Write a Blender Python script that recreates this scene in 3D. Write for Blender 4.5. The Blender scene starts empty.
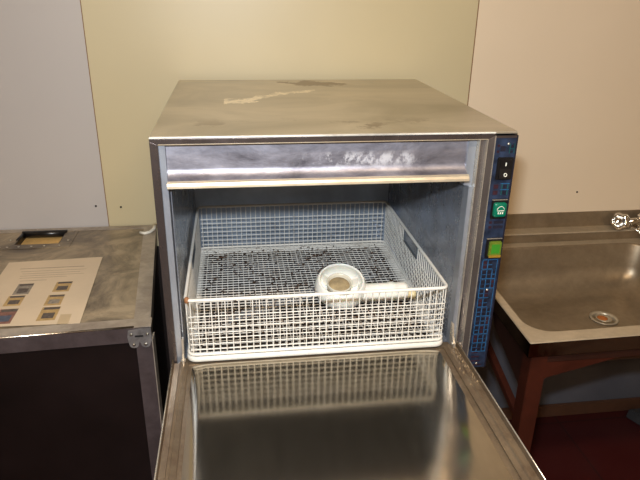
import bpy, bmesh, math, random
from mathutils import Vector, Matrix
random.seed(7)
PI = math.pi
SC = bpy.context.scene
COL = SC.collection

# ------------------------------------------------------------ camera
F_PX = 604.22
cam_d = bpy.data.cameras.new('camera'); cam = bpy.data.objects.new('camera', cam_d); COL.objects.link(cam)
cam_d.sensor_fit = 'HORIZONTAL'; cam_d.sensor_width = 36.0; cam_d.lens = F_PX * 36.0 / 640.0
cam_d.clip_start = 0.01; cam_d.clip_end = 50
CAM = Vector((0.1313, -0.9428, 1.3743))
_R = [(0.9904, -0.1374, 0.0161), (-0.0387, -0.3864, -0.9215), (0.1328, 0.9120, -0.3880)]  # right, down, forward
right = Vector(_R[0]).normalized(); fwd = Vector(_R[2]).normalized()
upv = right.cross(fwd).normalized(); fwd = upv.cross(right).normalized()
mm = Matrix((right, upv, -fwd)).transposed().to_4x4(); mm.translation = CAM
cam.matrix_world = mm
SC.camera = cam

# ------------------------------------------------------------ world, lights, exposure
SC.view_settings.view_transform = 'Standard'; SC.view_settings.look = 'None'
SC.view_settings.gamma = 1.0; SC.view_settings.use_curve_mapping = False
SC.view_settings.exposure = 0.12
w = bpy.data.worlds.new('world'); SC.world = w; w.use_nodes = True
w.node_tree.nodes['Background'].inputs[0].default_value = (0.9, 0.75, 0.6, 1)
w.node_tree.nodes['Background'].inputs[1].default_value = 0.05

def area_light(name, loc, target, sx, sy, power, col):
    d = bpy.data.lights.new(name, 'AREA'); d.shape = 'RECTANGLE'; d.size = sx; d.size_y = sy
    d.energy = power; d.color = col
    o = bpy.data.objects.new(name, d); COL.objects.link(o); o.location = loc
    o.rotation_euler = (Vector(target) - Vector(loc)).to_track_quat('-Z', 'Y').to_euler()
    return o
# the camera's own flash, a hand's breadth above the lens
area_light('camera_flash', CAM + Vector((-0.03, 0.02, 0.12)), (0.28, 0.35, 0.80), 0.06, 0.035, 16.0, (0.86, 0.93, 1.0))
# warm kitchen ceiling lamps (their housings are built below)
CEIL = 2.45
area_light('ceiling_lamp_light', (0.45, -1.05, CEIL - 0.09), (0.45, -1.05, 0), 1.15, 0.16, 20.0, (1.0, 0.77, 0.52))
area_light('ceiling_lamp_light', (0.35, -2.15, CEIL - 0.09), (0.35, -2.15, 0), 1.15, 0.16, 9.0, (1.0, 0.77, 0.52))

# ------------------------------------------------------------ material helpers
def lin(c):
    return tuple((x / 255 / 12.92) if x / 255 <= 0.04045 else ((x / 255 + 0.055) / 1.055) ** 2.4 for x in c) + (1.0,)

class NT:
    def __init__(s, name):
        s.m = bpy.data.materials.new(name); s.m.use_nodes = True; s.t = s.m.node_tree; s.n = s.t.nodes
        s.b = s.n['Principled BSDF']
        tc = s.n.new('ShaderNodeTexCoord'); s.co = tc.outputs['Object']
    def set(s, **k):
        for a, v in k.items():
            nm = {'rough': 'Roughness', 'metal': 'Metallic', 'col': 'Base Color', 'spec': 'Specular IOR Level',
                  'trans': 'Transmission Weight', 'coat': 'Coat Weight', 'aniso': 'Anisotropic', 'sss': 'Subsurface Weight',
                  'emit': 'Emission Color', 'emits': 'Emission Strength', 'ior': 'IOR'}[a]
            i = s.b.inputs[nm]
            if hasattr(v, 'is_output'): s.t.links.new(v, i)
            else: i.default_value = v
        return s
    def mapping(s, scale, loc=(0, 0, 0)):
        mp = s.n.new('ShaderNodeMapping'); mp.inputs['Scale'].default_value = scale; mp.inputs['Location'].default_value = loc
        s.t.links.new(s.co, mp.inputs[0]); return mp.outputs[0]
    def noise(s, scale=5, detail=4, rough=.6, st=(1, 1, 1), loc=(0, 0, 0), dist=0):
        n = s.n.new('ShaderNodeTexNoise'); n.inputs['Scale'].default_value = scale; n.inputs['Detail'].default_value = detail
        n.inputs['Roughness'].default_value = rough; n.inputs['Distortion'].default_value = dist
        s.t.links.new(s.mapping(st, loc), n.inputs['Vector']); return n.outputs['Fac']
    def ramp(s, fac, stops):
        r = s.n.new('ShaderNodeValToRGB'); e = r.color_ramp.elements
        while len(e) < len(stops): e.new(0.5)
        for x, (p, c) in zip(e, stops):
            x.position = p; x.color = c if isinstance(c, tuple) else (c, c, c, 1)
        s.t.links.new(fac, r.inputs[0]); return r.outputs[0]
    def mix(s, fac, a, b):
        m = s.n.new('ShaderNodeMix'); m.data_type = 'RGBA'
        for v, i in ((fac, 0), (a, 6), (b, 7)):
            if hasattr(v, 'is_output'): s.t.links.new(v, m.inputs[i])
            else: m.inputs[i].default_value = v
        return m.outputs[2]
    def axis(s, k):
        x = s.n.new('ShaderNodeSeparateXYZ'); s.t.links.new(s.co, x.inputs[0]); return x.outputs[k]
    def math(s, op, a, b=0.0, c=None):
        m = s.n.new('ShaderNodeMath'); m.operation = op
        for i, v in enumerate((a, b) if c is None else (a, b, c)):
            if hasattr(v, 'is_output'): s.t.links.new(v, m.inputs[i])
            else: m.inputs[i].default_value = v
        return m.outputs[0]
    def bump(s, h, strength=.2, dist=.002):
        b = s.n.new('ShaderNodeBump'); b.inputs['Strength'].default_value = strength; b.inputs['Distance'].default_value = dist
        s.t.links.new(h, b.inputs['Height']); s.t.links.new(b.outputs[0], s.b.inputs['Normal']); return s

def plain(name, rgb, rough=.5, metal=0.0, var=.12, scale=30, **k):
    t = NT(name); c = lin(rgb); n = t.noise(scale, 4)
    d = tuple(x * (1 - var) for x in c[:3]) + (1,); l = tuple(min(1, x * (1 + var)) for x in c[:3]) + (1,)
    t.set(col=t.ramp(n, [(.3, d), (.7, l)]), rough=rough, metal=metal, **k)
    return t.m

def steel(name, rgb, dirt=(70, 55, 38), amount=.35, r0=.2, r1=.45, st=(1, 1, 1), bump=.05, dscale=6, metal=1.0, dm=.55):
    """worn steel: brushed grain, patches of dull film and brown dirt"""
    t = NT(name)
    grain = t.noise(60, 3, .6, st)
    patch = t.noise(dscale, 6, .65, (1, 1, 1), (3.1, 1.7, .4), .4)
    fac = t.ramp(patch, [(.5 - amount * .4, 0.0), (.9 - amount * .3, 1.0)])
    base = t.ramp(grain, [(.3, tuple(x * .85 for x in lin(rgb)[:3]) + (1,)), (.7, lin(rgb))])
    col = t.mix(fac, base, lin(dirt))
    rr = t.ramp(t.noise(dscale * 1.7, 5, .6, st), [(.25, r0), (.75, r1)])
    t.set(col=col, rough=rr, metal=t.ramp(fac, [(0, metal), (1, metal * dm)]))
    t.bump(grain, bump, .001)
    return t.m

M = {}
# machine metals
def top_mat():
    t = NT('dull_stained_steel_top')
    patch = t.noise(4, 6, .6, (1, 1.6, 1), (0, 0, 0), .6)
    base = t.ramp(patch, [(.32, lin((164, 154, 134))), (.62, lin((202, 192, 172)))])
    # limescale trail
    x, y = t.axis(0), t.axis(1)
    warp = t.math('MULTIPLY', t.math('SUBTRACT', t.noise(14, 5, .8), .5), .07)
    ln = t.math('SUBTRACT', y, t.math('ADD', t.math('MULTIPLY', x, .80), .197))      # y = 1.02x + .17
    ln = t.math('ABSOLUTE', t.math('ADD', t.math('ADD', ln, warp), t.math('MULTIPLY', t.math('SINE', t.math('MULTIPLY', x, 48)), .011)))
    inx = t.math('MULTIPLY', t.math('GREATER_THAN', x, .112), t.math('LESS_THAN', x, .315))
    w_ = t.math('MULTIPLY', t.math('SUBTRACT', .026, t.math('MULTIPLY', t.math('SUBTRACT', x, .11), .085)), t.ramp(t.noise(30, 4, .7, (1, 1, 1), (7, 0, 3)), [(.36, .35), (.62, 1.7)]))
    trail = t.math('MULTIPLY', inx, t.math('LESS_THAN', ln, w_))
    gr = t.ramp(t.noise(60, 5, .8), [(.40, 0.0), (.56, 1.0)])
    trail = t.math('MULTIPLY', trail, t.math('ADD', t.math('MULTIPLY', gr, .75), .12))
    # brown puddle stain at the back
    dx = t.math('MULTIPLY', t.math('SUBTRACT', x, .320), 13); dy = t.math('MULTIPLY', t.math('SUBTRACT', y, .535), 21)
    rad = t.math('SQRT', t.math('ADD', t.math('MULTIPLY', dx, dx), t.math('MULTIPLY', dy, dy)))
    rad = t.math('ADD', rad, t.math('MULTIPLY', t.math('SUBTRACT', t.noise(20, 5, .7, (1, 1, 1), (5, 1, 0)), .5), 2.6))
    pud = t.ramp(rad, [(.75, 0.75), (.95, 0.0)])
    edge = t.ramp(t.noise(9, 5, .7, (1, 1, 1), (1, 7, 0)), [(.56, 0.0), (.62, .6)])
    frontzone = t.ramp(y, [(.06, 1.0), (.14, 0.0)])
    col = t.mix(t.math('MULTIPLY', edge, frontzone), base, lin((104, 82, 58)))
    col = t.mix(pud, col, lin((122, 100, 68)))
    col = t.mix(trail, col, lin((246, 232, 200)))
    t.set(col=col, metal=t.math('SUBTRACT', .62, t.math('MULTIPLY', trail, .6)),
          rough=t.ramp(patch, [(.3, .30), (.7, .42)]))
    t.bump(t.noise(40, 4), .05, .001)
    return t.m
M['top'] = top_mat()
M['edge'] = steel('polished_steel_edge', (225, 216, 200), amount=.12, r0=.2, r1=.35, metal=.75)
M['lip'] = steel('lamp_lit_steel_lip', (222, 208, 182), (180, 158, 126), amount=.25, r0=.28, r1=.38, metal=.65)  # steel with the warm ceiling lamp's reflection painted into its colour
M['nose'] = steel('highlit_folded_nose', (248, 244, 234), amount=.1, r0=.15, r1=.3, metal=.4)  # near-white steel: highlight along the front fold painted into the colour
M['frame'] = steel('dark_worn_steel_frame', (122, 112, 110), (56, 46, 40), .5, .16, .35, (1, 1, .3), metal=.92)
def header_mat():
    t = NT('smeared_steel_fascia')
    grain = t.noise(30, 4, .6, (1.6, 1, .8))
    p = t.noise(7, 6, .7, (1, 1, 2), (2, 0, 0), .5)
    base = t.ramp(p, [(.3, lin((92, 89, 96))), (.65, lin((178, 176, 186)))])
    sm = t.noise(42, 5, .8, (1, 1, .7), (4, 2, 1))
    x, z = t.axis(0), t.axis(2)
    zone = t.math('MULTIPLY', t.ramp(x, [(.22, 0.0), (.28, 1.0), (.42, 1.0), (.44, 0.0)]), t.ramp(t.math('ABSOLUTE', t.math('SUBTRACT', z, 1.110)), [(.006, 1.0), (.015, 0.0)]))
    lime = t.math('MULTIPLY', zone, t.ramp(sm, [(.48, 0.0), (.58, .75)]))
    col = t.mix(lime, base, lin((205, 205, 210)))
    t.set(col=col, metal=t.math('SUBTRACT', .8, t.math('MULTIPLY', lime, .5)), rough=t.ramp(grain, [(.3, .42), (.7, .54)]))
    t.bump(grain, .02, .001)
    return t.m
M['header'] = header_mat()
M['jamb'] = steel('blue_grey_steel_jamb', (168, 174, 184), (96, 84, 72), .2, .3, .45, (1, 1, .2), metal=.6)
M['channel'] = steel('dark_channel_steel', (138, 130, 126), (60, 52, 48), .4, .22, .4, (1, 1, .2), metal=.8)
M['chamber'] = steel('chamber_steel_with_scale', (172, 180, 196), (108, 108, 110), .55, .14, .34, dscale=14, metal=.82)
M['chamberroof'] = steel('brown_filmed_shaded_chamber', (64, 55, 48), (62, 53, 46), .1, .45, .5, (1, 1, 1), 0, metal=.5, dm=1.0)  # brown film plus the shade under the roof, both in the colour; floor shares it
M['chamberback'] = plain('chamber_back_steel', (158, 170, 186), .4, .4, .2, 12)
M['door'] = steel('mirror_worn_door_steel', (190, 180, 162), (172, 160, 140), .05, .115, .14, (1, .25, 1), .0, 3, metal=.97, dm=.96)
M['doorrim'] = steel('dull_door_rim_steel', (160, 142, 118), (86, 66, 48), .5, .25, .45, (1, .3, 1), .1, 16, metal=.8)
M['groove'] = steel('grey_channel_steel', (176, 170, 168), (84, 72, 66), .35, .15, .3, (1, 1, .15), metal=.92)
M['side'] = steel('machine_side_steel', (130, 120, 108), (60, 48, 38), .4, .3, .5)
M['blackgap'] = plain('black_rubber', (14, 13, 13), .7)
# control panel
M['panel'] = plain('blue_printed_panel', (33, 43, 62), .35, 0, .6, 60)
M['print_cyan'] = plain('cyan_print', (34, 98, 146), .4, 0, .3, 150)
M['print_dark'] = plain('dark_print', (26, 26, 38), .4, 0, .3, 80)
M['print_red'] = plain('dark_red_print', (48, 26, 34), .4, 0, .3, 80)
M['print_green'] = plain('green_print', (18, 76, 76), .4, 0, .3, 80)
M['black_plastic'] = plain('black_plastic', (22, 20, 20), .3, 0, .2)
M['symbol'] = plain('white_symbol_ink', (222, 220, 205), .5)
M['green_btn'] = plain('green_button_plastic', (6, 98, 74), .25, 0, .15, 60)
M['lime_btn'] = plain('lime_button_plastic', (92, 108, 36), .25, 0, .2, 90)
M['amber'] = plain('amber_button_edge', (140, 108, 36), .35, 0, .2)
M['darkgreen'] = plain('green_glyph_ink', (52, 122, 34), .4)
# rack
def rack_mat(name, dirty):
    t = NT(name)
    n = t.noise(55, 5, .75); n2 = t.noise(14, 3, .6, (1, 1, 1), (3, 3, 3))
    base = t.ramp(t.noise(8, 3), [(.3, lin((212, 208, 198))), (.7, lin((230, 227, 220)))])
    f = t.math('MULTIPLY', t.ramp(n, [(.55, 0.0), (.62, 1.0)]), t.ramp(n2, [(.34, 0.0), (.55, dirty)]))
    t.set(col=t.mix(f, base, lin((98, 64, 34))), rough=.45)
    return t.m
M['rack'] = rack_mat('cream_plastic_coated_wire', .35)
M['rackfloor'] = rack_mat('soiled_plastic_coated_wire', 1.0)
M['rail'] = rack_mat('cream_rail_plastic', .12)
M['rust'] = plain('rusty_corner', (142, 96, 60), .7)
M['crumb'] = plain('brown_crumb', (66, 46, 28), .9, 0, .5, 200)
M['crust'] = plain('brown_lime_crust', (128, 108, 80), .9, 0, .3, 200)
M['handplate'] = plain('grey_handle_opening_plate', (86, 92, 98), .5)
# strainer
M['whiteplastic'] = plain('white_translucent_plastic', (240, 237, 228), .3, 0, .05, 30, sss=.1)
M['cup'] = plain('grey_clouded_plastic', (206, 202, 186), .3)
M['tan'] = plain('tan_residue', (156, 138, 104), .7, 0, .3, 60)
M['creamdirty'] = plain('yellowed_plastic', (214, 196, 150), .5, 0, .2, 80)
# case
def case_mat():
    t = NT('scuffed_dark_laminate_lid')
    n = t.noise(7, 6, .7, (1, 1, 1), (0, 0, 0), 1.2); n2 = t.noise(30, 4, .7)
    c = t.ramp(n, [(.34, lin((78, 67, 54))), (.48, lin((124, 110, 88))), (.64, lin((166, 148, 120)))])
    c = t.mix(t.ramp(n2, [(.62, 0.0), (.75, .3)]), c, lin((168, 158, 140)))
    t.set(col=c, rough=t.ramp(n, [(.3, .28), (.7, .45)])); t.bump(n2, .05, .001)
    return t.m
M['lid'] = case_mat()
M['caseblack'] = plain('dark_brown_black_laminate', (19, 12, 12), .4, 0, .5, 5)
M['alu'] = steel('worn_aluminium_profile', (196, 184, 168), (120, 106, 92), .4, .35, .55, (1, 1, 1), .1, 14, metal=.5)
M['alubright'] = steel('bright_aluminium_nose', (225, 215, 200), (120, 110, 95), .15, .15, .3)
M['aluv'] = steel('violet_grey_aluminium_profile', (104, 93, 94), (58, 48, 48), .5, .35, .5, (1, 1, 1), .1, 14, metal=.5)
M['bracket'] = steel('grey_riveted_bracket', (150, 146, 144), (60, 54, 52), .35, .3, .5, dscale=40, metal=.5)
M['rivet'] = steel('rivet_steel', (205, 198, 184), amount=.1)
M['wood'] = plain('yellow_plywood', (196, 160, 100), .6, 0, .2, 30)
M['paper'] = plain('creased_paper', (206, 186, 158), .85, 0, .06, 8)
M['paperlow'] = plain('plastic_sleeve_edge', (188, 166, 132), .5, 0, .1, 20)
M['ink'] = plain('faded_text_ink', (158, 142, 124), .8)
M['ph_dark'] = plain('printed_photo_dark', (88, 78, 70), .6, 0, .4, 150)
M['ph_grey'] = plain('printed_photo_grey', (136, 126, 112), .6, 0, .3, 120)
M['ph_yel'] = plain('printed_photo_ochre', (176, 146, 96), .6, 0, .2, 100)
M['ph_blue'] = plain('printed_photo_blue', (78, 84, 98), .6, 0, .3, 120)
M['ph_red'] = plain('printed_photo_red', (126, 88, 76), .6, 0, .3, 120)
M['white'] = plain('white_plastic', (225, 220, 205), .4)
# sink
M['sink'] = steel('satin_sink_steel', (186, 170, 146), (110, 92, 68), .5, .34, .48, (1, 1, 1), .03, 4, metal=.92)
M['sinkrim'] = steel('satin_sink_steel_lit', (210, 196, 172), (166, 148, 122), .3, .3, .42, (1, 1, 1), .03, 8, metal=.6)  # lit copy of the sink steel: overhead light put into rim and ledge colour
M['sinklip'] = steel('sink_lip_painted_reflection', (120, 96, 76), (70, 44, 30), .3, .12, .2)  # dark copy of the sink steel, reflected red floor painted into its colour
M['drain'] = steel('drain_steel', (214, 202, 178), amount=.2, r0=.3, r1=.45, metal=.6)
M['rust2'] = plain('rust_spot', (166, 96, 40), .8, 0, .3, 200)
M['redwood'] = plain('red_brown_painted_timber', (62, 27, 17), .4, 0, .25, 14)
M['darkwood'] = plain('dark_brown_painted_timber', (46, 24, 17), .45, 0, .25, 14)
M['chrome'] = plain('chrome', (225, 220, 212), .16, 1.0, .03)
M['greybox'] = plain('dark_grey_rubber', (52, 52, 54), .6)
M['lampwhite'] = plain('white_lamp_housing', (225, 222, 212), .5)
d_ = NT('lit_lamp_diffuser'); d_.set(col=(1, .9, .8, 1), emit=(1, .74, .46, 1), emits=4.0); M['diffuser'] = d_.m

def wall_mat():
    t = NT('painted_wall_boards')
    x, z = t.axis(0), t.axis(2)
    sx = t.math('ADD', t.ramp(x, [(0, 0.0)]), 0.0) if False else x
    a = t.math('GREATER_THAN', x, -.2155); b = t.math('GREATER_THAN', x, .7615)
    v = t.noise(1.6, 4, .5)
    cl = t.ramp(v, [(.3, lin((178, 172, 168))), (.7, lin((186, 180, 175)))])
    cm = t.ramp(v, [(.3, lin((190, 176, 140))), (.7, lin((198, 185, 150)))])
    cr = t.ramp(v, [(.3, lin((218, 200, 174))), (.7, lin((226, 208, 182)))])
    c = t.mix(a, cl, cm); c = t.mix(b, c, cr)
    low = t.math('LESS_THAN', z, .70)
    cb = t.ramp(t.noise(5, 6, .6), [(.3, lin((82, 84, 92))), (.7, lin((98, 99, 106)))])
    st = t.ramp(t.noise(22, 5, .7, (1, 1, 1), (2, 2, 9)), [(.62, 0.0), (.72, .5)])
    cb = t.mix(st, cb, lin((66, 64, 72)))
    cb = t.mix(t.math('LESS_THAN', x, .25), cb, lin((34, 28, 26)))  # gap shade between case and machine, painted onto the lower wall at left
    c = t.mix(low, c, cb)
    t.set(col=c, rough=.42); t.bump(t.noise(120, 3), .03, .001)
    return t.m
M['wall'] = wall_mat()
M['wallplain'] = plain('cream_wall_paint', (196, 180, 152), .6, 0, .04, 3)
M['ceiling'] = plain('ceiling_paint', (205, 196, 178), .8, 0, .03, 3)
def floor_mat():
    t = NT('dark_red_tiles')
    br = t.n.new('ShaderNodeTexBrick'); br.offset = 0; br.inputs['Scale'].default_value = 1
    br.inputs['Brick Width'].default_value = .3; br.inputs['Row Height'].default_value = .3
    br.inputs['Mortar Size'].default_value = .003
    br.inputs['Color1'].default_value = lin((64, 20, 20)); br.inputs['Color2'].default_value = lin((58, 19, 19)); br.inputs['Mortar'].default_value = lin((44, 20, 20))
    t.t.links.new(t.co, br.inputs['Vector'])
    t.set(col=br.outputs['Color'], rough=t.ramp(t.noise(6), [(.3, .3), (.7, .5)])); return t.m
M['floor'] = floor_mat()
M['seam'] = plain('brown_joint_strip', (128, 96, 62), .6)
M['skirting'] = plain('brown_skirting', (84, 56, 40), .5)

# ------------------------------------------------------------ mesh helpers
class MB:
    def __init__(s): s.v = []; s.f = []; s.sm = []
    def add(s, vs, fs, smooth=False):
        o = len(s.v); s.v += [tuple(v) for v in vs]; s.f += [tuple(i + o for i in f) for f in fs]; s.sm += [smooth] * len(fs); return s
    def box(s, x0, x1, y0, y1, z0, z1):
        vs = [(x, y, z) for x in (x0, x1) for y in (y0, y1) for z in (z0, z1)]
        return s.add(vs, [(0, 1, 3, 2), (4, 6, 7, 5), (0, 4, 5, 1), (2, 3, 7, 6), (0, 2, 6, 4), (1, 5, 7, 3)])
    def hexa(s, b, t):   # b: 4 bottom pts (ccw from above), t: 4 top pts
        return s.add(list(b) + list(t), [(3, 2, 1, 0), (4, 5, 6, 7), (0, 1, 5, 4), (1, 2, 6, 5), (2, 3, 7, 6), (3, 0, 4, 7)])
    def prism(s, poly, axis, a, b):
        """poly of 2-D points extruded along axis 0/1/2 from a to b"""
        def P(u, v, w): return {0: (w, u, v), 1: (u, w, v), 2: (u, v, w)}[axis]
        n = len(poly); vs = [P(u, v, a) for u, v in poly] + [P(u, v, b) for u, v in poly]
        return s.add(vs, [tuple(range(n))[::-1], tuple(range(n, 2 * n))] + [(i, (i + 1) % n, n + (i + 1) % n, n + i) for i in range(n)])
    def tube(s, pts, r, n=8, closed=False, cap=True):
        pts = [Vector(p) for p in pts]; L = len(pts)
        rr = r if hasattr(r, '__len__') else [r] * L
        rings = []; prev = None
        for i, p in enumerate(pts):
            if closed: d = (pts[(i + 1) % L] - pts[i - 1])
            else: d = (pts[min(i + 1, L - 1)] - pts[max(i - 1, 0)])
            d.normalize()
            if prev is None:
                a = Vector((0, 0, 1)) if abs(d.z) < .9 else Vector((1, 0, 0))
                u = d.cross(a).normalized()
            else:
                u = (prev - d * prev.dot(d)).normalized()
            prev = u; v = d.cross(u)
            rings.append([p + (u * math.cos(2 * PI * k / n) + v * math.sin(2 * PI * k / n)) * rr[i] for k in range(n)])
        fs = []
        for i in range(L if closed else L - 1):
            j = (i + 1) % L
            for k in range(n): fs.append((i * n + k, i * n + (k + 1) % n, j * n + (k + 1) % n, j * n + k))
        vs = [v for r_ in rings for v in r_]
        if cap and not closed: fs += [tuple(range(n))[::-1], tuple(range((L - 1) * n, L * n))]
        return s.add(vs, fs, True)
    def lathe(s, prof, c=(0, 0, 0), n=32, axis='z', smooth=True):
        """prof [(r, h)...] turned round the axis"""
        vs = []
        for r, h in prof:
            for k in range(n):
                a = 2 * PI * k / n; x, y, z = r * math.cos(a), r * math.sin(a), h
                if axis == 'x': x, y, z = h, r * math.cos(a), r * math.sin(a)
                if axis == 'y': x, y, z = r * math.sin(a), h, r * math.cos(a)
                vs.append((x + c[0], y + c[1], z + c[2]))
        fs = [(i * n + k, i * n + (k + 1) % n, (i + 1) * n + (k + 1) % n, (i + 1) * n + k) for i in range(len(prof) - 1) for k in range(n)]
        fs += [tuple(range(n))[::-1], tuple(range((len(prof) - 1) * n, len(prof) * n))]
        return s.add(vs, fs, smooth)
    def loft(s, loops, smooth=True, cap_last=False, cap_first=False):
        n = len(loops[0]); vs = [v for l in loops for v in l]
        fs = [(i * n + k, i * n + (k + 1) % n, (i + 1) * n + (k + 1) % n, (i + 1) * n + k) for i in range(len(loops) - 1) for k in range(n)]
        if cap_last: fs.append(tuple(range((len(loops) - 1) * n, len(loops) * n)))
        if cap_first: fs.append(tuple(range(n))[::-1])
        return s.add(vs, fs, smooth)
    def obj(s, name, mat, parent=None, bevel=0, xf=None, solid=0, seg=2):
        me = bpy.data.meshes.new(name)
        vs = s.v if xf is None else [tuple(xf @ Vector(v)) for v in s.v]
        me.from_pydata(vs, [], s.f)
        for p, k in zip(me.polygons, s.sm): p.use_smooth = k
        bm = bmesh.new(); bm.from_mesh(me); bmesh.ops.recalc_face_normals(bm, faces=bm.faces)
        if bevel:
            es = [e for e in bm.edges if len(e.link_faces) == 2 and e.calc_face_angle(0) > .5]
            bmesh.ops.bevel(bm, geom=es, offset=bevel, segments=seg, affect='EDGES', clamp_overlap=True)
        bm.to_mesh(me); bm.free(); me.materials.append(M[mat])
        o = bpy.data.objects.new(name, me); COL.objects.link(o)
        if solid:
            md = o.modifiers.new('thickness', 'SOLIDIFY'); md.thickness = solid; md.offset = 0
        if parent is not None:
            o.parent = parent
            base = parent
            off = Vector((0, 0, 0))
            while base is not None: off += base.location; base = base.parent
            o.location = -off          # parents are pure translations; children are written in world coordinates
        return o

def tag(o, label, cat, group=None, kind=None):
    if label: o['label'] = label
    if cat: o['category'] = cat
    if group: o['group'] = group
    if kind: o['kind'] = kind
    return o
def thing(name, label, cat, loc, group=None):
    o = bpy.data.objects.new(name, None); COL.objects.link(o); o.location = loc; o.empty_display_size = .05
    return tag(o, label, cat, group)
def struct(o): o['kind'] = 'structure'; return o

# ------------------------------------------------------------ the room
XL, XR, YB, YF = -1.6, 2.6, .644, -3.0
struct(MB().box(XL, XR, YF, YB + .1, -.1, 0).obj('floor', 'floor'))
struct(MB().box(XL, XR, YF, YB + .1, CEIL, CEIL + .1).obj('ceiling', 'ceiling'))
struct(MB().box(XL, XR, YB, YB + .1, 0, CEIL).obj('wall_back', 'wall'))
struct(MB().box(XL - .1, XL, YF, YB + .1, 0, CEIL).obj('wall_left', 'wallplain'))
struct(MB().box(XR, XR + .1, YF, YB + .1, 0, CEIL).obj('wall_right', 'wallplain'))
struct(MB().box(XL, XR, YF - .1, YF, 0, CEIL).obj('wall_front', 'wallplain'))
struct(MB().box(-.2165, -.2145, YB - .001, YB + .01, .05, CEIL).obj('trim_1', 'seam'))
struct(MB().box(.7605, .7630, YB - .001, YB + .01, .05, CEIL).obj('trim_2', 'seam'))
struct(MB().box(XL, XR, YB - .014, YB, 0, .048).obj('baseboard_back', 'skirting', bevel=.003))

# ------------------------------------------------------------ dishwasher
H, W, D = 1.156, .60, .604
ZB = .686          # underside of cabinet
dw = thing('dishwasher', 'stainless steel front-loading dishwasher with its door folded down and blue control strip', 'dishwasher', (.3, .3, .664))
def P(mb, name, mat, parent=dw, **k): return mb.obj(name, mat, parent, **k)

# top sheet with folded front nose
m = MB(); m.box(0, W, .0, D, H - .004, H); P(m, 'top_panel', 'top', bevel=.0015)
P(MB().box(0.0, .5603, -.003, .0005, H - .0030, H - .0002), 'top_edge', 'nose', bevel=.0009)
# sides and back (double-skinned)
P(MB().box(0, .004, .0, D, ZB, H - .004), 'side_panel', 'side')
P(MB().box(W - .004, W, .002, D, ZB, H - .004), 'side_panel', 'side')
P(MB().box(.004, W - .004, D - .004, D, ZB, H - .004), 'back_panel', 'side')
P(MB().box(.004, W - .004, .05, D - .004, ZB, ZB + .004), 'bottom_panel', 'side')
# front frame: mitred left upright and top strip
m = MB()
m.prism([(0, ZB), (.0127, ZB), (.0127, 1.1435), (0, 1.1495)], 1, -.002, .02)
P(m, 'front_upright', 'frame', bevel=.001)
m = MB(); m.prism([(0, 1.1528), (0, 1.1495), (.0127, 1.1435), (.5475, 1.1435), (.5603, 1.1495), (.5603, 1.1528)], 1, -.002, .02)
P(m, 'front_top_rail', 'frame', bevel=.001)
P(MB().box(.0127, .5475, -.0026, .004, 1.1432, 1.1444), 'rail_edge', 'lip')
# blue-grey jamb strip left
m = MB().box(.0127, .0222, .005, .03, ZB + .05, 1.1435); P(m, 'door_jamb', 'jamb', bevel=.001)
# fascia: vertical sheet, curved out into a lip at the bottom
m = MB()
cur = [(.0140, 1.1435), (.0140, 1.1060), (.0140, 1.1010)] + [(.014 - .018 * (1 - math.cos(a)), 1.1010 - .0165 * math.sin(a)) for a in [PI / 2 * k / 16 for k in range(1, 17)]]
prof = cur + [(y + .0015, z - .0006) for y, z in cur[::-1][:-1]] + [(.0155, 1.1435)]
m.prism(prof, 0, .0225, .5190); fp = P(m, 'fascia_panel', 'header')
m = MB().prism([(-.0040, 1.0852), (-.0060, 1.0846), (-.0095, 1.0830), (-.0115, 1.0790), (-.0120, 1.0752), (-.0100, 1.0750), (-.0095, 1.0775), (-.0040, 1.0835)], 0, .0225, .5190)
P(m, 'fascia_lip', 'lip')
# right jamb and channel profile
P(MB().box(.5190, .5335, .010, .03, 1.06, 1.1435), 'door_jamb', 'jamb', bevel=.0008)
m = MB(); m.box(.5262, .5335, .004, .03, ZB + .05, 1.06); P(m, 'door_jamb', 'jamb', bevel=.0008)
m = MB()
m.box(.5335, .5350, -.002, .02, ZB + .05, 1.1435)
m.box(.5470, .5485, -.002, .02, ZB + .05, 1.1435)
P(m, 'channel_ridge', 'edge')
m = MB(); m.box(.5350, .5470, .006, .02, ZB + .05, 1.1435); P(m, 'channel_groove', 'groove')
m = MB(); m.prism([(.5485, ZB + .03), (.5597, ZB + .03), (.5597, 1.1495), (.5485, 1.1438)], 1, -.002, .02); P(m, 'front_upright', 'channel', bevel=.001)
m = MB(); m.box(.5352, .5400, .0045, .0062, .775, .84); P(m, 'door_catch_slot', 'blackgap')
# wash chamber (open at front)
CX0, CX1, CY1, CZ0, CZ1 = .0255, .5265, .535, .712, 1.125
m = MB(); t_ = .002
m.box(CX0 - t_, CX0, .02, CY1, CZ0, CZ1); P(MB().box(CX1, CX1 + t_, .02, CY1, CZ0, CZ1), 'chamber_wall', 'chamber')
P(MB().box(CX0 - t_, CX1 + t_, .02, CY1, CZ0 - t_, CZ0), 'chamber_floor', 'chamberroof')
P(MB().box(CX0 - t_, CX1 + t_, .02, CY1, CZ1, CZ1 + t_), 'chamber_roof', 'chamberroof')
P(m, 'chamber_wall', 'chamber')
P(MB().box(CX0 - t_, CX1 + t_, CY1, CY1 + t_, CZ0, CZ1), 'chamber_back', 'chamberback')
# sill and rack runners
P(MB().box(.0127, .5485, -.004, .02, .700, .740), 'sill', 'doorrim', bevel=.002)
for x0, x1 in ((CX0, CX0 + .016), (CX1 - .016, CX1)):
    P(MB().prism([(x0, .7385), (x1, .7385), (x1, .7405), (x0, .7405)], 1, .021, .52), 'rack_runner', 'chamber')
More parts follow.
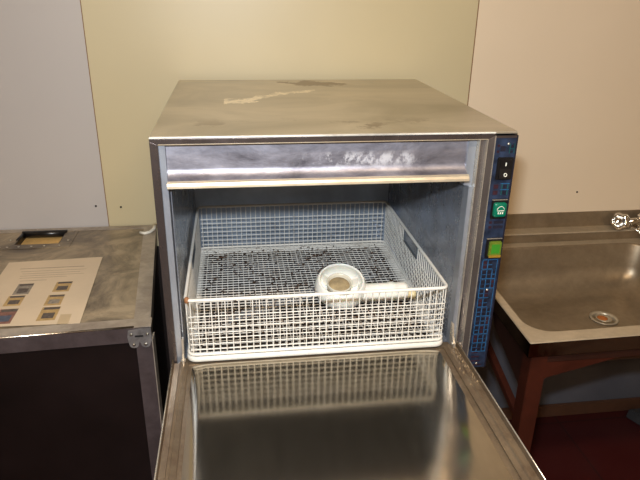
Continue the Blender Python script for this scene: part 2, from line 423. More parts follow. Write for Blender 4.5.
# lower spray arm glimpsed through the rack
sa = P(MB().lathe([(.012, .716), (.018, .718), (.018, .728), (.01, .732)], (.276, .27, 0), 20), 'spray_arm', 'jamb')
P(MB().prism([(-.2, -.012), (-.2, .012), (.2, .02), (.2, -.02)], 2, .720, .730), 'spray_arm_bar', 'jamb', bevel=.003,
  xf=Matrix.Translation((.276, .27, 0)) @ Matrix.Rotation(.5, 4, 'Z'))

def rrect(x0, x1, y0, y1, z, r, k=6):
    pts = []
    for cx, cy_, a0 in ((x1 - r, y1 - r, 0), (x0 + r, y1 - r, 90), (x0 + r, y0 + r, 180), (x1 - r, y0 + r, 270)):
        for i in range(k + 1):
            a = math.radians(a0 + 90 * i / k); pts.append((cx + r * math.cos(a), cy_ + r * math.sin(a), z))
    return pts
# control panel
cp = P(MB().box(.5603, .600, -.0015, .004, .690, 1.1495), 'control_panel', 'panel', bevel=.0008)
yp = -.0015
def PR(name, mat, rects, th=.0004):
    m = MB()
    for a, b, c, d in rects: m.box(a, b, yp - th, yp + .0004, c, d)
    return P(m, name, mat, cp)
cy, dk, rd, gn = [], [], [], []
# upper icons
dk += [(.5715, .5805, 1.1225, 1.1315), (.5900, .5945, 1.1295, 1.1335), (.5890, .5935, 1.1200, 1.1235)]
gn += [(.5875, .5885, 1.119, 1.136), (.5955, .5965, 1.119, 1.136), (.5885, .5955, 1.1265, 1.1275)]
rd += [(.5655, .5700, 1.1300, 1.1345), (.5655, .5700, 1.1200, 1.1245)]
# icons between the switches
for z in (1.057, 1.046):
    rd.append((.5680, .5765, z, z + .0075)); gn.append((.5825, .5840, z - .001, z + .0085)); gn.append((.5930, .5945, z - .001, z + .0085))
    dk.append((.5850, .5915, z + .0005, z + .0065)); cy.append((.580, .5965, z + .0085, z + .0092))
for z in (.992, .983):
    rd.append((.5685, .5740, z, z + .005)); dk.append((.5770, .5950, z, z + .0055))
# grid of cells below the buttons
z = .9030
for r in range(10):
    for i, (a, b) in enumerate(((.5665, .5765), (.5765, .5865), (.5865, .5940))):
        if i == 2 and r in (0, 3, 4): continue
        cy += [(a, b, z, z + .0008), (a, a + .0008, z, z + .0185)]
        for q in (.0015, .0100):
            (dk if (r + i) % 4 else rd).append((a + .0020, b - .0014, z + q + .0006, z + q + .0066))
        if (r + i) % 2: cy.append((a + .0016, b - .001, z + .0088, z + .0094))
    z -= .0196
cy += [(.5940, .5947, z + .0196, .9230), (.5665, .5947, .9218, .9226)]
for k in range(5): rd.append((.5680 , .5900 - k * .003, .695 + k * .0095, .6975 + k * .0095))
PR('panel_print', 'print_cyan', cy, .0003); PR('panel_print', 'print_dark', dk); PR('panel_print', 'print_red', rd); PR('panel_print', 'print_green', gn)
# metal strip edges of panel
P(MB().box(.5597, .5609, -.003, .003, .690, 1.1495), 'panel_edge', 'edge', cp)
P(MB().box(.5975, .6003, -.0018, .003, .690, 1.1495), 'panel_edge', 'print_dark', cp)
P(MB().box(.5609, .5975, -.0022, .002, 1.1455, 1.1495), 'panel_edge', 'frame', cp)
for (x, z) in ((.5845, 1.1355), (.582, .861), (.5805, .700)):
    P(MB().lathe([(.0022, -.0022), (.0018, -.0030), (.0005, -.0034)], (x, 0, z), 12, 'y'), 'panel_screw', 'edge', cp)
# rocker switch
rs = P(MB().box(.5685, .5965, -.005, .0, 1.0735, 1.1125), 'rocker_switch', 'black_plastic', cp, bevel=.0012)
m = MB(); m.prism([(-.004, 1.0765), (-.0100, 1.0765), (-.0066, 1.093), (-.0075, 1.1095), (-.004, 1.1095)], 0, .5725, .5925)
rk = P(m, 'rocker', 'black_plastic', cp, bevel=.0006); rs['label'] = 'black rocker switch marked I and O'
P(MB().hexa([(.5815, -.0074, 1.0985), (.5833, -.0074, 1.0985), (.5833, -.0080, 1.1045), (.5815, -.0080, 1.1045)],
            [(.5815, -.0060, 1.0985), (.5833, -.0060, 1.0985), (.5833, -.0066, 1.1045), (.5815, -.0066, 1.1045)]), 'switch_symbol', 'symbol', cp)
ring = [(.5826 + .0024 * math.cos(a), -.0096 + .0026 * math.sin(a) * .2, 1.0835 + .0026 * math.sin(a)) for a in [2 * PI * k / 20 for k in range(20)]]
P(MB().tube(ring, .0007, 6, True), 'switch_symbol', 'symbol', cp)
# green button (rounded, with pale curved mark)
P(MB().box(.5685, .5970, -.0045, 0, 1.0020, 1.0385), 'button_surround', 'black_plastic', cp, bevel=.001)
P(MB().box(.5680, .5955, -.0052, -.003, 1.0368, 1.0380), 'surround_edge', 'edge', cp)
m = MB()
def rq(hx, hz, r, y): return [(.5825 + a, y, 1.0200 + b) for a, b, _ in rrect(-hx, hx, -hz, hz, 0, r, 5)]
m.loft([rq(.0115, .0130, .004, -.004), rq(.0115, .0130, .004, -.0090), rq(.0102, .0117, .004, -.0106), rq(.0060, .0075, .004, -.0112)], True, True)
P(m, 'push_button', 'green_btn', cp)['label'] = 'green square push button with white mark'
P(MB().tube([(.5825 + .0066 * math.cos(a), -.0111, 1.0200 + .0075 * math.sin(a)) for a in [PI * .05 + PI * .9 * k / 10 for k in range(11)]], .0006, 5), 'button_mark', 'symbol', cp)
P(MB().box(.5762, .5888, -.0116, -.0104, 1.0190, 1.0202), 'button_mark', 'symbol', cp)
for x in (.5787, .5825, .5863): P(MB().box(x - .0010, x + .0010, -.0116, -.0104, 1.0136, 1.0170), 'button_mark', 'symbol', cp)
# lime button
P(MB().box(.5680, .5975, -.0045, 0, .9275, .9655), 'button_surround', 'black_plastic', cp, bevel=.001)
P(MB().box(.5675, .5960, -.0052, -.003, .9640, .9652), 'surround_edge', 'edge', cp)
P(MB().box(.5725, .5950, -.0100, -.003, .9300, .9600), 'push_button', 'lime_btn', cp, bevel=.0015)['label'] = 'yellow-green push button'
P(MB().box(.5727, .5948, -.0104, -.0090, .9300, .9345), 'button_mark', 'amber', cp)
P(MB().box(.5755, .5920, -.0104, -.0095, .9375, .9560), 'button_mark', 'darkgreen', cp, bevel=.002)

# feet
for x in (.035, .57):
    for y in (.055, .55):
        P(MB().lathe([(.012, ZB + .001), (.012, ZB - .006), (.016, ZB - .008), (.016, ZB - .022)], (x, y, 0), 18), 'foot', 'blackgap')

# ---- door, folded down flat
ZD = .745
DX0, DX1, DY1, DY0 = .0045, .5360, -.006, -.400
door = P(MB().box(DX0 + .002, DX1 - .002, DY0 + .002, DY1 - .002, ZD - .040, ZD - .002), 'door', 'doorrim', bevel=.002)
# inner pan: flat mirror with gently turned-up side flanks
m = MB()
m.loft([rrect(DX0 + .026, DX1 - .024, DY0 + .024, DY1 - .0015, ZD - .0050, .004),
        rrect(DX0 + .034, DX1 - .036, DY0 + .032, DY1 - .003, ZD - .0022, .012),
        rrect(DX0 + .042, DX1 - .052, DY0 + .045, DY1 - .004, ZD - .0006, .018),
        rrect(DX0 + .052, DX1 - .074, DY0 + .060, DY1 - .005, ZD, .026),
        rrect(DX0 + .055, DX1 - .078, DY0 + .064, DY1 - .0065, ZD, .026), rrect(DX0 + .058, DX1 - .081, DY0 + .067, DY1 - .008, ZD, .026)], True, True)
P(m, 'door_liner', 'door', door)
# rim: outer lip, groove, inner lip on both flanks and far end
def flank(xo, xi, side):
    s = 1 if side == 'l' else -1
    m = MB()
    pr = [(xo, ZD - .03), (xo, ZD + .009), (xo + s * .0025, ZD + .0095), (xo + s * .004, ZD + .002), (xo + s * .013, ZD + .001),
          (xo + s * .0145, ZD + .0055), (xo + s * .018, ZD + .0058), (xo + s * .020, ZD + .003), (xi, ZD + .0015), (xi, ZD - .03)]
    m.prism(pr, 1, DY0 + .0006, DY1); return m
P(flank(DX0, DX0 + .028, 'l'), 'door_rim', 'doorrim', door)
P(flank(DX1, DX1 - .028, 'r'), 'door_rim', 'doorrim', door)
m = MB(); m.prism([(DY0, ZD - .03), (DY0, ZD + .009), (DY0 + .003, ZD + .0095), (DY0 + .005, ZD + .002), (DY0 + .026, ZD + .0022), (DY0 + .026, ZD - .0306), (DY0, ZD - .0306)], 0, DX0 - .0004, DX1 + .0004)
P(m, 'door_rim', 'doorrim', door)
P(MB().tube([(DX1 - .0012, DY0, ZD + .0097), (DX1 - .0012, DY1, ZD + .0097)], .0011, 8), 'rim_edge', 'edge', door)
P(MB().tube([(DX0 + .0012, DY0, ZD + .0097), (DX0 + .0012, DY1, ZD + .0097)], .0011, 8), 'rim_edge', 'edge', door)
m = MB()
for k in range(46):
    y = DY1 - .01 - .0026 * k * (.8 + .4 * random.random()); x = DX1 - .005 - random.random() * .018; r = .0008 + .0016 * random.random()
    m.lathe([(r, ZD + .0012), (r * .8, ZD + .003 + r * .5), (r * .2, ZD + .0035 + r)], (x, y, 0), 6)
o = P(m, 'lime_crust', 'crust', door)
# hinge brackets at both bottom corners
for x in (.0245, .5270):
    hb = P(MB().prism([(-.014, .742), (.006, .742), (.012, .758), (.012, .790), (.004, .790), (-.004, .764), (-.014, .756)], 0, x - .0018, x + .0018), 'hinge_bracket', 'edge', bevel=.0006)
    P(MB().lathe([(.0035, x - .004), (.0035, x + .004)], (0, -.006, .752), 14, 'x'), 'hinge_pin', 'edge', hb)

# machine stand (almost wholly hidden by the door)
st = thing('equipment_stand', 'low steel stand carrying the stainless dishwasher', 'stand', (.3, .3, 0))
P(MB().box(.02, .585, .035, .58, .632, .662), 'stand_top', 'side', st, bevel=.003)
for x in (.04, .545):
    for y in (.06, .54): P(MB().box(x - .016, x + .016, y - .016, y + .016, 0, .632), 'leg', 'side', st, bevel=.003)
P(MB().box(.03, .56, .05, .56, .18, .2), 'lower_shelf', 'side', st, bevel=.002)

# ------------------------------------------------------------ wire rack
RX0, RX1, RY0, RY1, RZ0, RZ1 = .0345, .5075, .001, .482, .7500, .8680
rack = thing('wire_rack', 'cream plastic-coated wire dish basket half inside the open dishwasher', 'dish rack', (.27, .24, .741))
def path(z, r=.012, inset=0.0, k=5): return rrect(RX0 + inset, RX1 - inset, RY0 + inset, RY1 - inset, z, r, k)
P(MB().tube(path(RZ1), .0032, 8, True), 'top_rail', 'rail', rack)
P(MB().loft([path(RZ0 + .004, .016, -.001), path(RZ0 + .003, .018, -.004), path(RZ0 - .004, .018, -.005), path(RZ0 - .007, .016, -.002), path(RZ0 - .007, .012, .012), path(RZ0 - .001, .012, .012), path(RZ0 + .004, .016, -.001)], True),
  'base_rim', 'rail', rack)
P(MB().tube(path(RZ0 + .0085, .014, -.001), .0028, 8, True), 'base_rail', 'rail', rack)
NX = 38; sx = (RX1 - RX0 - .016) / NX; zs = [RZ0 + .0175 + .0113 * k for k in range(7)]
wr = .0011
def wall_x(y, name_kind):   # front/back
    m = MB()
    for i in range(NX + 1):
        x = RX0 + .008 + sx * i; m.tube([(x, y, RZ0), (x, y, RZ1)], wr, 5, cap=False)
    for z in zs: m.tube([(RX0 + .004, y, z), (RX1 - .004, y, z)], wr, 5, cap=False)
    return m
P(wall_x(RY0 + .0005, 0), 'wire_wall', 'rack', rack); P(wall_x(RY1 - .0005, 0), 'wire_wall', 'rack', rack)
NY = 39; sy = (RY1 - RY0 - .016) / NY
HY0, HY1, HZ = .197, .292, .8405
def wall_y(x, side):
    m = MB()
    for i in range(NY + 1):
        y = RY0 + .008 + sy * i
        top = HZ if HY0 < y < HY1 else RZ1
        m.tube([(x, y, RZ0), (x, y, top)], wr, 5, cap=False)
    for z in zs:
        if z > HZ: continue
        m.tube([(x, RY0 + .004, z), (x, RY1 - .004, z)], wr, 5, cap=False)
    return m
for x in (RX0 + .0005, RX1 - .0005):
    P(wall_y(x, 0), 'wire_wall', 'rack', rack)
    s = 1 if x > .2 else -1
    m = MB()
    m.box(x - .0015, x + .0015, HY0 - .003, HY0 + .001, HZ - .003, RZ1); m.box(x - .0015, x + .0015, HY1 - .001, HY1 + .003, HZ - .003, RZ1)
    m.box(x - .0015, x + .0015, HY0, HY1, HZ - .004, HZ)
    hp = P(m, 'hand_hole', 'handplate', rack)
m = MB()
for i in range(NX + 1):
    x = RX0 + .008 + sx * i; m.tube([(x, RY0 + .002, RZ0 + .004), (x, RY1 - .002, RZ0 + .004)], .00105, 5, cap=False)
for i in range(NY + 1):
    y = RY0 + .008 + sy * i; m.tube([(RX0 + .002, y, RZ0 + .0062), (RX1 - .002, y, RZ0 + .0062)], .00105, 5, cap=False)
P(m, 'wire_floor', 'rackfloor', rack)
# rusted weld at front left corner
P(MB().lathe([(.001, RZ1 - .006), (.0045, RZ1 - .004), (.005, RZ1 + .002), (.003, RZ1 + .005), (.0005, RZ1 + .006)], (RX0 + .003, RY0 + .003, 0), 14), 'corner_weld', 'rust', rack)
# food crumbs caught in the rack floor (uncountable)
m = MB()
for k in range(1150):
    x = RX0 + .012 + random.random() * (RX1 - RX0 - .03); y = RY0 + .01 + random.random() ** .9 * (RY1 - RY0 - .03)
    if (x - .337) ** 2 + (y - .18) ** 2 < .06 ** 2 or (x > .33 and .12 < y < .20): continue
    if math.sin(x * 31 + 1.3) * math.sin(y * 27 + .4) < -.35 and random.random() < .75: continue
    r = .0009 + .0019 * random.random() ** 2; e = .6 + random.random() * 1.6
    z = RZ0 + .0072
    m.lathe([(r * .5, z), (r, z + r * .5), (r * .3, z + r * 1.1)], (0, 0, 0), 5)
    o_ = len(m.v) - 15; ca = random.random() * PI
    for j in range(o_, len(m.v)):
        vx, vy, vz = m.v[j]; vx *= e
        m.v[j] = (vx * math.cos(ca) - vy * math.sin(ca) + x, vx * math.sin(ca) + vy * math.cos(ca) + y, vz)
tag(m.obj('food_crumbs', 'crumb'), 'brown food crumbs scattered over the wire floor of the dish basket', 'crumbs', kind='stuff')

# ------------------------------------------------------------ white strainer lying in the rack
sxc, syc, szb = .339, .183, RZ0 + .0078
sr = thing('plastic_strainer', 'white round plastic strainer with short tube lying in the wire basket', 'strainer', (sxc, syc, szb))
m = MB(); m.lathe([(.040, 0), (.048, .003), (.0535, .012), (.0545, .024), (.0525, .036), (.0490, .044), (.0465, .0475), (.0445, .047), (.0440, .044), (.0465, .036), (.0480, .028), (.047, .018), (.044, .010), (.036, .006), (.030, .006)], (sxc, syc, szb), 40)
tl = Matrix.Translation((sxc, syc - .040, szb)) @ Matrix.Rotation(math.radians(20), 4, 'X') @ Matrix.Diagonal((1, 1, .92, 1)) @ Matrix.Translation((-sxc, -syc + .040, -szb))
P(m, 'bowl', 'whiteplastic', sr, xf=tl)
m = MB(); m.lathe([(.020, .007), (.024, .010), (.0255, .034), (.0268, .042), (.0250, .043), (.0232, .039), (.0215, .030), (.020, .0285)], (sxc - .004, syc - .004, szb), 32)
cu = P(m, 'inner_cup', 'cup', sr, xf=tl)
P(MB().lathe([(.0225, .029), (.0222, .0335), (.012, .0345), (.001, .034)], (sxc - .004, syc - .004, szb), 28), 'residue', 'tan', cu, xf=tl)
for a in (20, 140, 260):
    a = math.radians(a); c_, s_ = math.cos(a), math.sin(a)
    P(MB().hexa([(sxc - .004 + c_ * .024 - s_ * .002, syc - .004 + s_ * .024 + c_ * .002, szb + .010), (sxc + c_ * .043 - s_ * .002, syc + s_ * .043 + c_ * .002, szb + .010), (sxc + c_ * .043 + s_ * .002, syc + s_ * .043 - c_ * .002, szb + .010), (sxc - .004 + c_ * .024 + s_ * .002, syc - .004 + s_ * .024 - c_ * .002, szb + .010)],
               [(sxc - .004 + c_ * .024 - s_ * .002, syc - .004 + s_ * .024 + c_ * .002, szb + .038), (sxc + c_ * .040 - s_ * .002, syc + s_ * .040 + c_ * .002, szb + .036), (sxc + c_ * .040 + s_ * .002, syc + s_ * .040 - c_ * .002, szb + .036), (sxc - .004 + c_ * .024 + s_ * .002, syc - .004 + s_ * .024 - c_ * .002, szb + .038)]), 'spoke', 'whiteplastic', sr, xf=tl)
m = MB(); pr = [(.001, .378), (.017, .378), (.019, .381)]
pr += [(.0205, .383), (.0205, .390), (.0190, .392), (.0190, .440), (.0205, .442), (.0205, .452), (.0190, .454), (.0190, .474), (.0170, .480), (.012, .482), (.001, .483)]
m.lathe(pr, (0, syc - .018, szb + .0208), 28, 'x'); P(m, 'tube', 'whiteplastic', sr)
m = MB(); m.lathe([(.001, .476), (.009, .476), (.010, .484), (.007, .487), (.0115, .490), (.0115, .497), (.006, .501), (.001, .502)], (0, syc - .020, szb + .013), 16, 'x')
P(m, 'tube_spigot', 'creamdirty', sr)

# ------------------------------------------------------------ transport case / counter at left
ZC = .766
cs = thing('equipment_case', 'dark laminate case with worn aluminium edging left of the dishwasher', 'case', (-.3, .35, 0))
# plan: front right (-.044,.097), front left (-.66,.067), back right (-.082,.640), back left (-.66,.640)
FR, FL, BR, BL = Vector((-.0440, .0975)), Vector((-.660, .066)), Vector((-.0905, .638)), Vector((-.660, .638))
def quad(z, ins=0.0, insr=None):
    fr, fl, br, bl = FR.copy(), FL.copy(), BR.copy(), BL.copy()
    return [(fl.x + ins, fl.y + ins, z), (fr.x - ins, fr.y + ins, z), (br.x - ins, br.y - ins, z), (bl.x + ins, bl.y - ins, z)]
P(MB().hexa(quad(.03, .006), quad(ZC - .030, .006)), 'case_body', 'caseblack', cs, bevel=.002)
# recess cut: lid top built from four strips round the handle dish
RXa, RXb, RYa, RYb = -.425, -.318, .532, .622
def lerp(a, b, t): return a + (b - a) * t
zt, zl = ZC - .0015, ZC - .028
def lidq(p):
    return [(x, y, zl) for x, y in p], [(x, y, zt) for x, y in p]
q = quad(0, .004); fl, fr, br, bl = [(v[0], v[1]) for v in q]
def yf(x): t = (x - fl[0]) / (fr[0] - fl[0]); return lerp(fl[1], fr[1], t)
m = MB()
m.hexa(*lidq([fl, (RXa, yf(RXa)), (RXa, bl[1]), bl]))
m.hexa(*lidq([(RXb, yf(RXb)), fr, br, (RXb, bl[1])]))
m.hexa(*lidq([(RXa, yf(RXa)), (RXb, yf(RXb)), (RXb, RYa), (RXa, RYa)]))
m.hexa(*lidq([(RXa, RYb), (RXb, RYb), (RXb, bl[1]), (RXa, bl[1])]))
lid = P(m, 'lid', 'lid', cs)
# aluminium edging: flat on top + vertical leg
def strip(a, b, wd, name, mat, z0, z1, side):
    a = Vector(a); b = Vector(b); d = (b - a).normalized(); n = Vector((-d.y, d.x)) * side
    p = [a, b, b + n * wd, a + n * wd]
    if side < 0: p = p[::-1]
    return MB().hexa([(v.x, v.y, z0) for v in p], [(v.x, v.y, z1) for v in p])
P(strip(FL, FR, .034, '', '', zt, ZC, 1), 'edge_profile', 'alu', cs, bevel=.0006)
P(strip(FL, FR, .004, '', '', ZC - .034, ZC + .0006, 1), 'edge_profile', 'aluv', cs, bevel=.0006)
P(MB().tube([(FL.x, FL.y + .001, ZC - .0005), (FR.x - .014, FR.y + .001, ZC - .0005)], .0024, 10), 'edge_nose', 'alubright', cs)
P(strip(FR, BR, .032, '', '', zt, ZC - .0001, 1), 'edge_profile', 'alu', cs, bevel=.0006)
P(strip(FR, BR, .003, '', '', ZC - .034, ZC + .0004, 1), 'edge_profile', 'alu', cs, bevel=.0006)
P(strip(BR, BL, .022, '', '', zt, ZC + .0003, 1), 'edge_profile', 'alu', cs, bevel=.0006)
# vertical corner profile
P(MB().hexa([(FR.x - .030, FR.y - .002, .03), (FR.x + .001, FR.y - .001, .03), (FR.x + .001, FR.y + .008, .03), (FR.x - .030, FR.y + .008, .03)],
            [(FR.x - .030, FR.y - .002, ZC - .032), (FR.x + .001, FR.y - .001, ZC - .032), (FR.x + .001, FR.y + .008, ZC - .032), (FR.x - .030, FR.y + .008, ZC - .032)]), 'corner_profile', 'aluv', cs, bevel=.0006)
P(MB().box(FR.x - .001, FR.x + .002, FR.y - .001, FR.y + .030, .03, ZC - .032), 'corner_profile', 'alu', cs)
# scalloped riveted corner bracket on the front edge
x0 = FR.x - .042; yb = FR.y - .0045
m = MB(); poly = [(x0, ZC - .006), (x0 - .002, ZC - .020), (x0 - .001, ZC - .030)]
for cx_, r_ in ((x0 + .009, .009), (x0 + .031, .009)):
    for k in range(9): a = PI + PI * k / 8; poly.append((cx_ + r_ * math.cos(a), ZC - .036 + r_ * math.sin(a)))
    if cx_ < x0 + .02: poly.append((x0 + .020, ZC - .031))
poly += [(x0 + .043, ZC - .030), (x0 + .043, ZC - .002), (x0 + .03, ZC - .002)]
m.prism(poly, 1, yb, yb + .004); bk = P(m, 'corner_bracket', 'bracket', cs, bevel=.0006)
m = MB()
for (x, z) in ((x0 + .009, ZC - .037), (x0 + .031, ZC - .037), (x0 + .006, ZC - .014), (x0 + .036, ZC - .014)):
    P(MB().lathe([(.003, yb + .001), (.003, yb - .001), (.001, yb - .0022)], (x, 0, z), 12, 'y'), 'rivet', 'rivet', bk)
# slot marks in the bracket
P(MB().box(x0 + .012, x0 + .028, yb - .0006, yb + .0005, ZC - .020, ZC - .0165), 'bracket_slot', 'blackgap', bk)
P(MB().hexa([(FR.x - .030, FR.y - .003, ZC), (FR.x + .002, FR.y - .003, ZC), (FR.x, FR.y + .03, ZC), (FR.x - .030, FR.y + .03, ZC)],
            [(FR.x - .030, FR.y - .003, ZC + .0018), (FR.x + .002, FR.y - .003, ZC + .0018), (FR.x, FR.y + .03, ZC + .0018), (FR.x - .030, FR.y + .03, ZC + .0018)]), 'corner_plate', 'alu', cs)
# handle dish: frame, walls, wooden bottom, black flap
m = MB(); fw = .030
a, b, c, d = RXa, RXb, RYa, RYb
m.box(a - fw, b + fw, c - fw * .9, c, zt, zt + .0012); m.box(a - fw, b + fw, d, d + .013, zt, zt + .0012)
m.box(a - fw, a, c, d, zt, zt + .0012); m.box(b, b + fw, c, d, zt, zt + .0012)
hd = P(m, 'handle_dish_frame', 'lid', cs)
m = MB(); m.box(a, a + .002, c, d, ZC - .026, zt); m.box(b - .002, b, c, d, ZC - .026, zt); m.box(a, b, c, c + .002, ZC - .026, zt); m.box(a, b, d - .002, d, ZC - .026, zt)
P(m, 'dish_wall', 'caseblack', cs)
P(MB().box(a + .002, b - .002, c + .002, d - .002, ZC - .0275, ZC - .016), 'dish_bottom', 'wood', cs)
P(MB().tube([(a - .002, d - .012, ZC - .004), (b + .002, d - .012, ZC - .004)], .009, 12), 'handle_grip', 'black_plastic', cs)
P(MB().tube([(a - .001, c + .028, ZC - .001), (a + .001, d - .01, ZC - .001)], .004, 8), 'handle_arm', 'black_plastic', cs)
for (x, y) in [(a - .012, c - .014), (a + .015, c - .014), (a + .045, c - .014), (a + .075, c - .014), (b + .004, c - .014), (b + .018, c + .020), (b + .018, d - .008), (a - .018, c + .03), (a + .03, d + .006), (a + .08, d + .006), (a - .03, c - .014), (a - .055, c - .014)]:
    P(MB().lathe([(.0032, zt + .001), (.0028, zt + .0024), (.0008, zt + .003)], (x, y, 0), 12), 'rivet', 'rivet', cs)
# the paper instruction sheet lying on the lid (clear sleeve taped at front)
ppr = thing('instruction_sheet', 'sheet of paper with small printed photos lying on the dark case lid', 'paper', (-.28, .28, ZC))
A = [Vector(v) for v in ((-.3950, .1280), (-.1790, .1225), (-.1940, .4345), (-.4020, .4230))]
def pp(u, v):  # u 0..1 left-right, v 0..1 front-back
    return A[0] * (1 - u) * (1 - v) + A[1] * u * (1 - v) + A[2] * u * v + A[3] * (1 - u) * v
def pq(u0, u1, v0, v1, z0, z1):
    p = [pp(u0, v0), pp(u1, v0), pp(u1, v1), pp(u0, v1)]
    return MB().hexa([(q.x, q.y, z0) for q in p], [(q.x, q.y, z1) for q in p])
ZP = ZC + .0002
P(pq(0, 1, 0, 1, ZP, ZP + .0006), 'paper_sheet', 'paper', ppr)
def uvp(px, py):    # position on sheet measured from the plan
    return px, py
def wq(x0, x1, y0, y1, z0, z1, k=-.02):
    c = [(x0, y0), (x1, y0), (x1, y1), (x0, y1)]; c = [(x + k * (y - .2) , y + .01 * (x + .3)) for x, y in c]
    return MB().hexa([(x, y, z0) for x, y in c], [(x, y, z1) for x, y in c])
for (x0, x1, y) in ((-.362, -.222, .383), (-.356, -.215, .368), (-.350, -.226, .356), (-.352, -.216, .345), (-.350, -.25, .334), (-.345, -.29, .320)):
    P(wq(x0, x1, y, y + (.0028 if y > .38 else .0015), ZP, ZP + .0008), 'text_line', 'ink', ppr)
cells = [(-.2645, -.2310, .260, .307, 'ph_dark', 'ph_yel'), (-.2670, -.2340, .200, .246, 'ph_grey', 'ph_yel'), (-.2660, -.2310, .139, .193, 'ph_dark', 'ph_yel'),
         (-.3430, -.3110, .256, .306, 'ph_dark', 'ph_grey'), (-.3470, -.3140, .207, .251, 'ph_dark', 'ph_yel'), (-.3460, -.3120, .135, .194, 'ph_blue', 'ph_red')]
for (x0, x1, y0, y1, m1, m2) in cells:
    fr_ = P(wq(x0, x1, y0, y1, ZP, ZP + .0008), 'printed_photo', m2, ppr)
    P(wq(lerp(x0, x1, .2), lerp(x0, x1, .85), lerp(y0, y1, .15), lerp(y0, y1, .55), ZP, ZP + .0010), 'photo_subject', m1, fr_)
    P(wq(lerp(x0, x1, .1), lerp(x0, x1, .98), lerp(y0, y1, .80), lerp(y0, y1, .98), ZP, ZP + .0009), 'photo_top', 'ph_dark', fr_)
P(pq(.80, .90, .0, .12, ZP, ZP + .0007), 'tape_strip', 'paperlow', ppr)
# white hook lying at back right corner
hk = MB().tube([(-.125, .575, ZC + .004), (-.112, .568, ZC + .004), (-.100, .576, ZC + .004), (-.092, .596, ZC + .0045), (-.091, .618, ZC + .006)], [.0035, .004, .004, .0045, .006], 10).obj('cable_end', 'white')
tag(hk, 'short curved white plastic hook at the back corner of the case lid', 'hook')

# ------------------------------------------------------------ screws in the wall
def screw(x, z, lab):
    o = MB().lathe([(.0028, .6445), (.0026, .6425), (.001, .6415)], (x, 0, z), 12, 'y').obj('wall_screw', 'blackgap'); tag(o, lab, 'screw', 'screws in the wall boards'); return o
screw(-.243, .823, 'small dark screw in the grey-white wall board above the case')
screw(-.179, .818, 'small dark screw in the yellow-beige wall board beside the left joint')
screw(1.131, .8217, 'small dark screw in the pinkish wall board above the sink')

# ------------------------------------------------------------ sink unit
ZR = .685
sk = thing('sink', 'stainless steel sink with raised back ledge on a red-brown timber frame', 'sink', (1.1, .35, 0))
SX0, SX1, SY0 = .7330, 1.72, .0760
def skew(p):  # the unit stands a touch out of square
    x, y, z = p; return (x + .035 * max(0, y - SY0), y + .02 * (x - SX0) * max(0, min(1, (.6 - y) / .5)), z)
def L(x0, x1, y0, y1, z, r): return [skew(p) for p in rrect(x0, x1, y0, y1, z, r, 7)]
BX0, BX1, BY0, BY1 = .7580, 1.3050, .1200, .5620
zb_ = .548
m = MB()
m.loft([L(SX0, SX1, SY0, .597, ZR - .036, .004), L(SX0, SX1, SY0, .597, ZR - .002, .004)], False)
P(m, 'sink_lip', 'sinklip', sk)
m = MB()
m.loft([L(SX0, SX1, SY0, .597, ZR - .002, .004), L(SX0 + .002, SX1 - .002, SY0 + .002, .596, ZR, .005),
        L(BX0 - .006, BX1 + .006, BY0 - .006, BY1 + .006, ZR - .0005, .062)], False)
P(m, 'sink_rim', 'sinkrim', sk)
m = MB()
loops = [L(BX0 - .006, BX1 + .006, BY0 - .006, BY1 + .006, ZR - .0005, .062), L(BX0 - .002, BX1 + .002, BY0 - .002, BY1 + .002, ZR - .0020, .060),
         L(BX0, BX1, BY0, BY1, ZR - .006, .058), L(BX0 + .008, BX1 - .008, BY0 + .008, BY1 - .008, zb_ + .070, .056)]
for k in range(1, 6):
    a = PI / 2 * k / 5; i = .008 + .075 * (1 - math.cos(a)) ; zz = zb_ + .070 - .068 * math.sin(a)
    loops.append(L(BX0 + i, BX1 - i, BY0 + i, BY1 - i, zz, .05))
dx_, dy_ = 1.112, .376
loops.append([(dx_ + (p[0] - dx_) * .5, dy_ + (p[1] - dy_) * .5, zb_ + .0006) for p in loops[-1]])
n_ = len(loops[0]); cx_, cy2 = dx_, dy_
ringpts = []
for p in loops[-1]:
    a = math.atan2(p[1] - cy2, p[0] - cx_); ringpts.append((cx_ + .040 * math.cos(a), cy2 + .040 * math.sin(a), zb_ - .002))
loops.append(ringpts)
m.loft(loops, True, True); bw = P(m, 'sink_bowl', 'sink', sk)
dr = P(MB().lathe([(.038, zb_ + .0005), (.036, zb_ + .0022), (.030, zb_ + .001), (.027, zb_ - .001), (.024, zb_ - .0015)], (dx_, dy_, 0), 32), 'drain', 'drain', sk)
P(MB().lathe([(.022, zb_ - .0012), (.020, zb_ + .0018), (.016, zb_ + .0022), (.001, zb_ + .0022)], (dx_, dy_, 0), 24), 'drain_strainer', 'drain', dr)
P(MB().lathe([(.014, zb_ + .0022), (.011, zb_ + .0032), (.001, zb_ + .0034)], (dx_ - .006, dy_ - .002, 0), 14), 'rust_patch', 'rust2', dr)
# back ledge and splash
P(MB().box(SX0 + .020, SX1, .5975, .640, ZR - .02, .7110), 'ledge_riser', 'sink', sk)
P(MB().prism([(.5965, .7095), (.5965, .7112), (.5985, .7125), (.6405, .7125), (.6405, .7108), (.5985, .7108)], 0, SX0 + .020, SX1), 'back_ledge', 'sinkrim', sk)
P(MB().prism([(.6405, .7100), (.6405, .7580), (.642, .7592), (.6435, .7592), (.6435, .7100)], 0, SX0 + .020, SX1), 'splash_back', 'sink', sk)
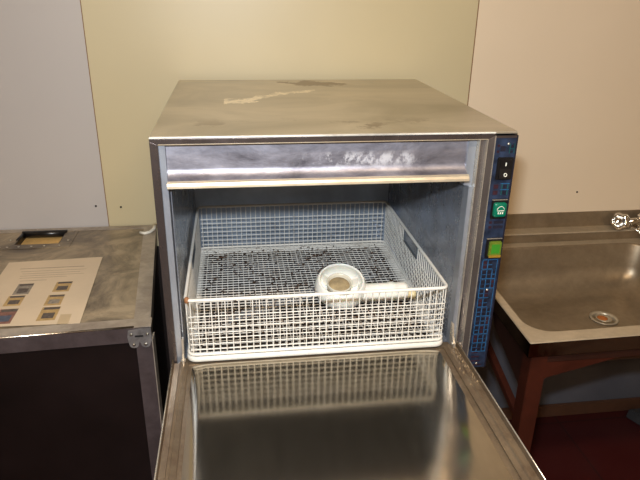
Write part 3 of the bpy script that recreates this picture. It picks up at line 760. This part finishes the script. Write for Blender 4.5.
# frame: legs, aprons, gussets, braces
LX0, LX1 = .7460, .7850
for (x0, x1) in ((LX0, LX1), (1.66, 1.70)):
    for (y0, y1) in ((.084, .122), (.585, .625)):
        P(MB().box(x0, x1, y0, y1, 0, ZR - .027 if y0 < .2 else ZR - .021), 'leg', 'redwood', sk, bevel=.0015)
P(MB().box(LX1, 1.66, .088, .108, ZR - .060, ZR - .027), 'apron', 'darkwood', sk, bevel=.001)
P(MB().box(LX0 + .004, LX0 + .022, .122, .585, ZR - .060, ZR - .022), 'apron', 'darkwood', sk, bevel=.001)
P(MB().prism([(LX1, ZR - .06), (.960, ZR - .06), (.940, ZR - .066), (.795, .583), (LX1, .578)], 1, .090, .106), 'gusset', 'redwood', sk, bevel=.001)
P(MB().prism([(1.66, ZR - .06), (1.50, ZR - .06), (1.65, .583), (1.66, .578)], 1, .090, .106), 'gusset', 'redwood', sk, bevel=.001)
P(MB().prism([(.122, ZR - .06), (.300, ZR - .06), (.285, .600), (.150, .548), (.122, .535)], 0, LX0 + .006, LX0 + .020), 'gusset', 'darkwood', sk, bevel=.001)
P(MB().prism([(.120, .432), (.120, .450), (.590, .592), (.590, .572)], 0, LX0 + .014, LX0 + .030), 'brace', 'redwood', sk, bevel=.001)
P(MB().box(SX1 - .06, SX1 - .045, .122, .585, ZR - .060, ZR - .027), 'apron', 'darkwood', sk, bevel=.001)

# tap on ledge
tp = thing('tap', 'chrome mixer tap with fluted knob on the sink ledge at right edge', 'tap', (1.345, .615, .7125))
tx, ty, tz = 1.343, .612, .7125
P(MB().lathe([(.024, 0), (.024, .004), (.018, .008), (.016, .03), (.019, .034), (.019, .040), (.010, .044)], (tx, ty, tz), 24), 'tap_body', 'chrome', tp)
P(MB().tube([(tx + .002, ty, tz + .030), (tx + .003, ty - .001, tz + .075), (tx + .006, ty - .006, tz + .105), (tx + .012, ty - .03, tz + .125), (tx + .018, ty - .07, tz + .128), (tx + .022, ty - .12, tz + .118), (tx + .023, ty - .135, tz + .095)],
            [.008, .0075, .0075, .0075, .0075, .0075, .0085], 14), 'spout', 'chrome', tp)
kx, ky, kz = 1.268, .604, .7380
ax = Vector((-.80, -.52, .28)).normalized(); q_ = Vector((0, 0, 1)).rotation_difference(ax).to_matrix().to_4x4()
m = MB(); n = 40; pr = [(.007, -.030), (.008, -.014), (.016, -.009), (.0265, -.004), (.028, .008), (.0265, .018), (.0200, .025), (.0175, .023), (.0160, .014), (.001, .012)]
vs = []
loopsk = []
for r, h in pr:
    l = []
    for k in range(n):
        a = 2 * PI * k / n; rr = .92 * r * (1 + (.10 * math.cos(5 * a) if r > .018 else 0)); l.append((rr * math.cos(a), rr * math.sin(a), h))
    loopsk.append(l)
m.loft(loopsk, True, True, True); P(m, 'tap_knob', 'chrome', tp, xf=Matrix.Translation((kx, ky, kz)) @ q_)
P(MB().tube([(kx + .02, ky + .012, kz - .008), (tx, ty, tz + .026)], .0105, 12), 'knob_stem', 'chrome', tp)
ch = MB().tube([(1.296, .612, .7160), (1.305, .598, .7165), (1.318, .586, .7120), (1.326, .578, .7020), (1.327, .572, .692), (1.3225, .566, .6885)], .0036, 8).obj('plug_chain', 'chrome')
tag(ch, 'thin bent metal chain hanging from the tap over the sink corner', 'chain')

# dark grey block on the floor under the sink
gb_ = MB().hexa([(1.445, .600, 0), (1.475, .530, 0), (1.64, .550, 0), (1.64, .610, 0)], [(1.450, .600, .035), (1.480, .536, .035), (1.64, .555, .035), (1.64, .606, .035)]).obj('rubber_block', 'greybox', bevel=.004)
tag(gb_, 'dark grey block on the red floor beneath the sink at right edge', 'block')

# ------------------------------------------------------------ ceiling lamps (behind the camera, they light the room)
for i, (x, y, lab) in enumerate(((.45, -1.05, 'long white ceiling lamp nearer the dishwasher'), (.35, -2.15, 'long white ceiling lamp farther from the dishwasher'))):
    t = thing('ceiling_lamp', lab, 'lamp', (x, y, CEIL), 'ceiling lamps')
    P(MB().box(x - .62, x + .62, y - .10, y + .10, CEIL - .05, CEIL), 'lamp_housing', 'lampwhite', t, bevel=.004)
    P(MB().box(x - .60, x + .60, y - .085, y + .085, CEIL - .075, CEIL - .05), 'diffuser', 'diffuser', t, bevel=.006)
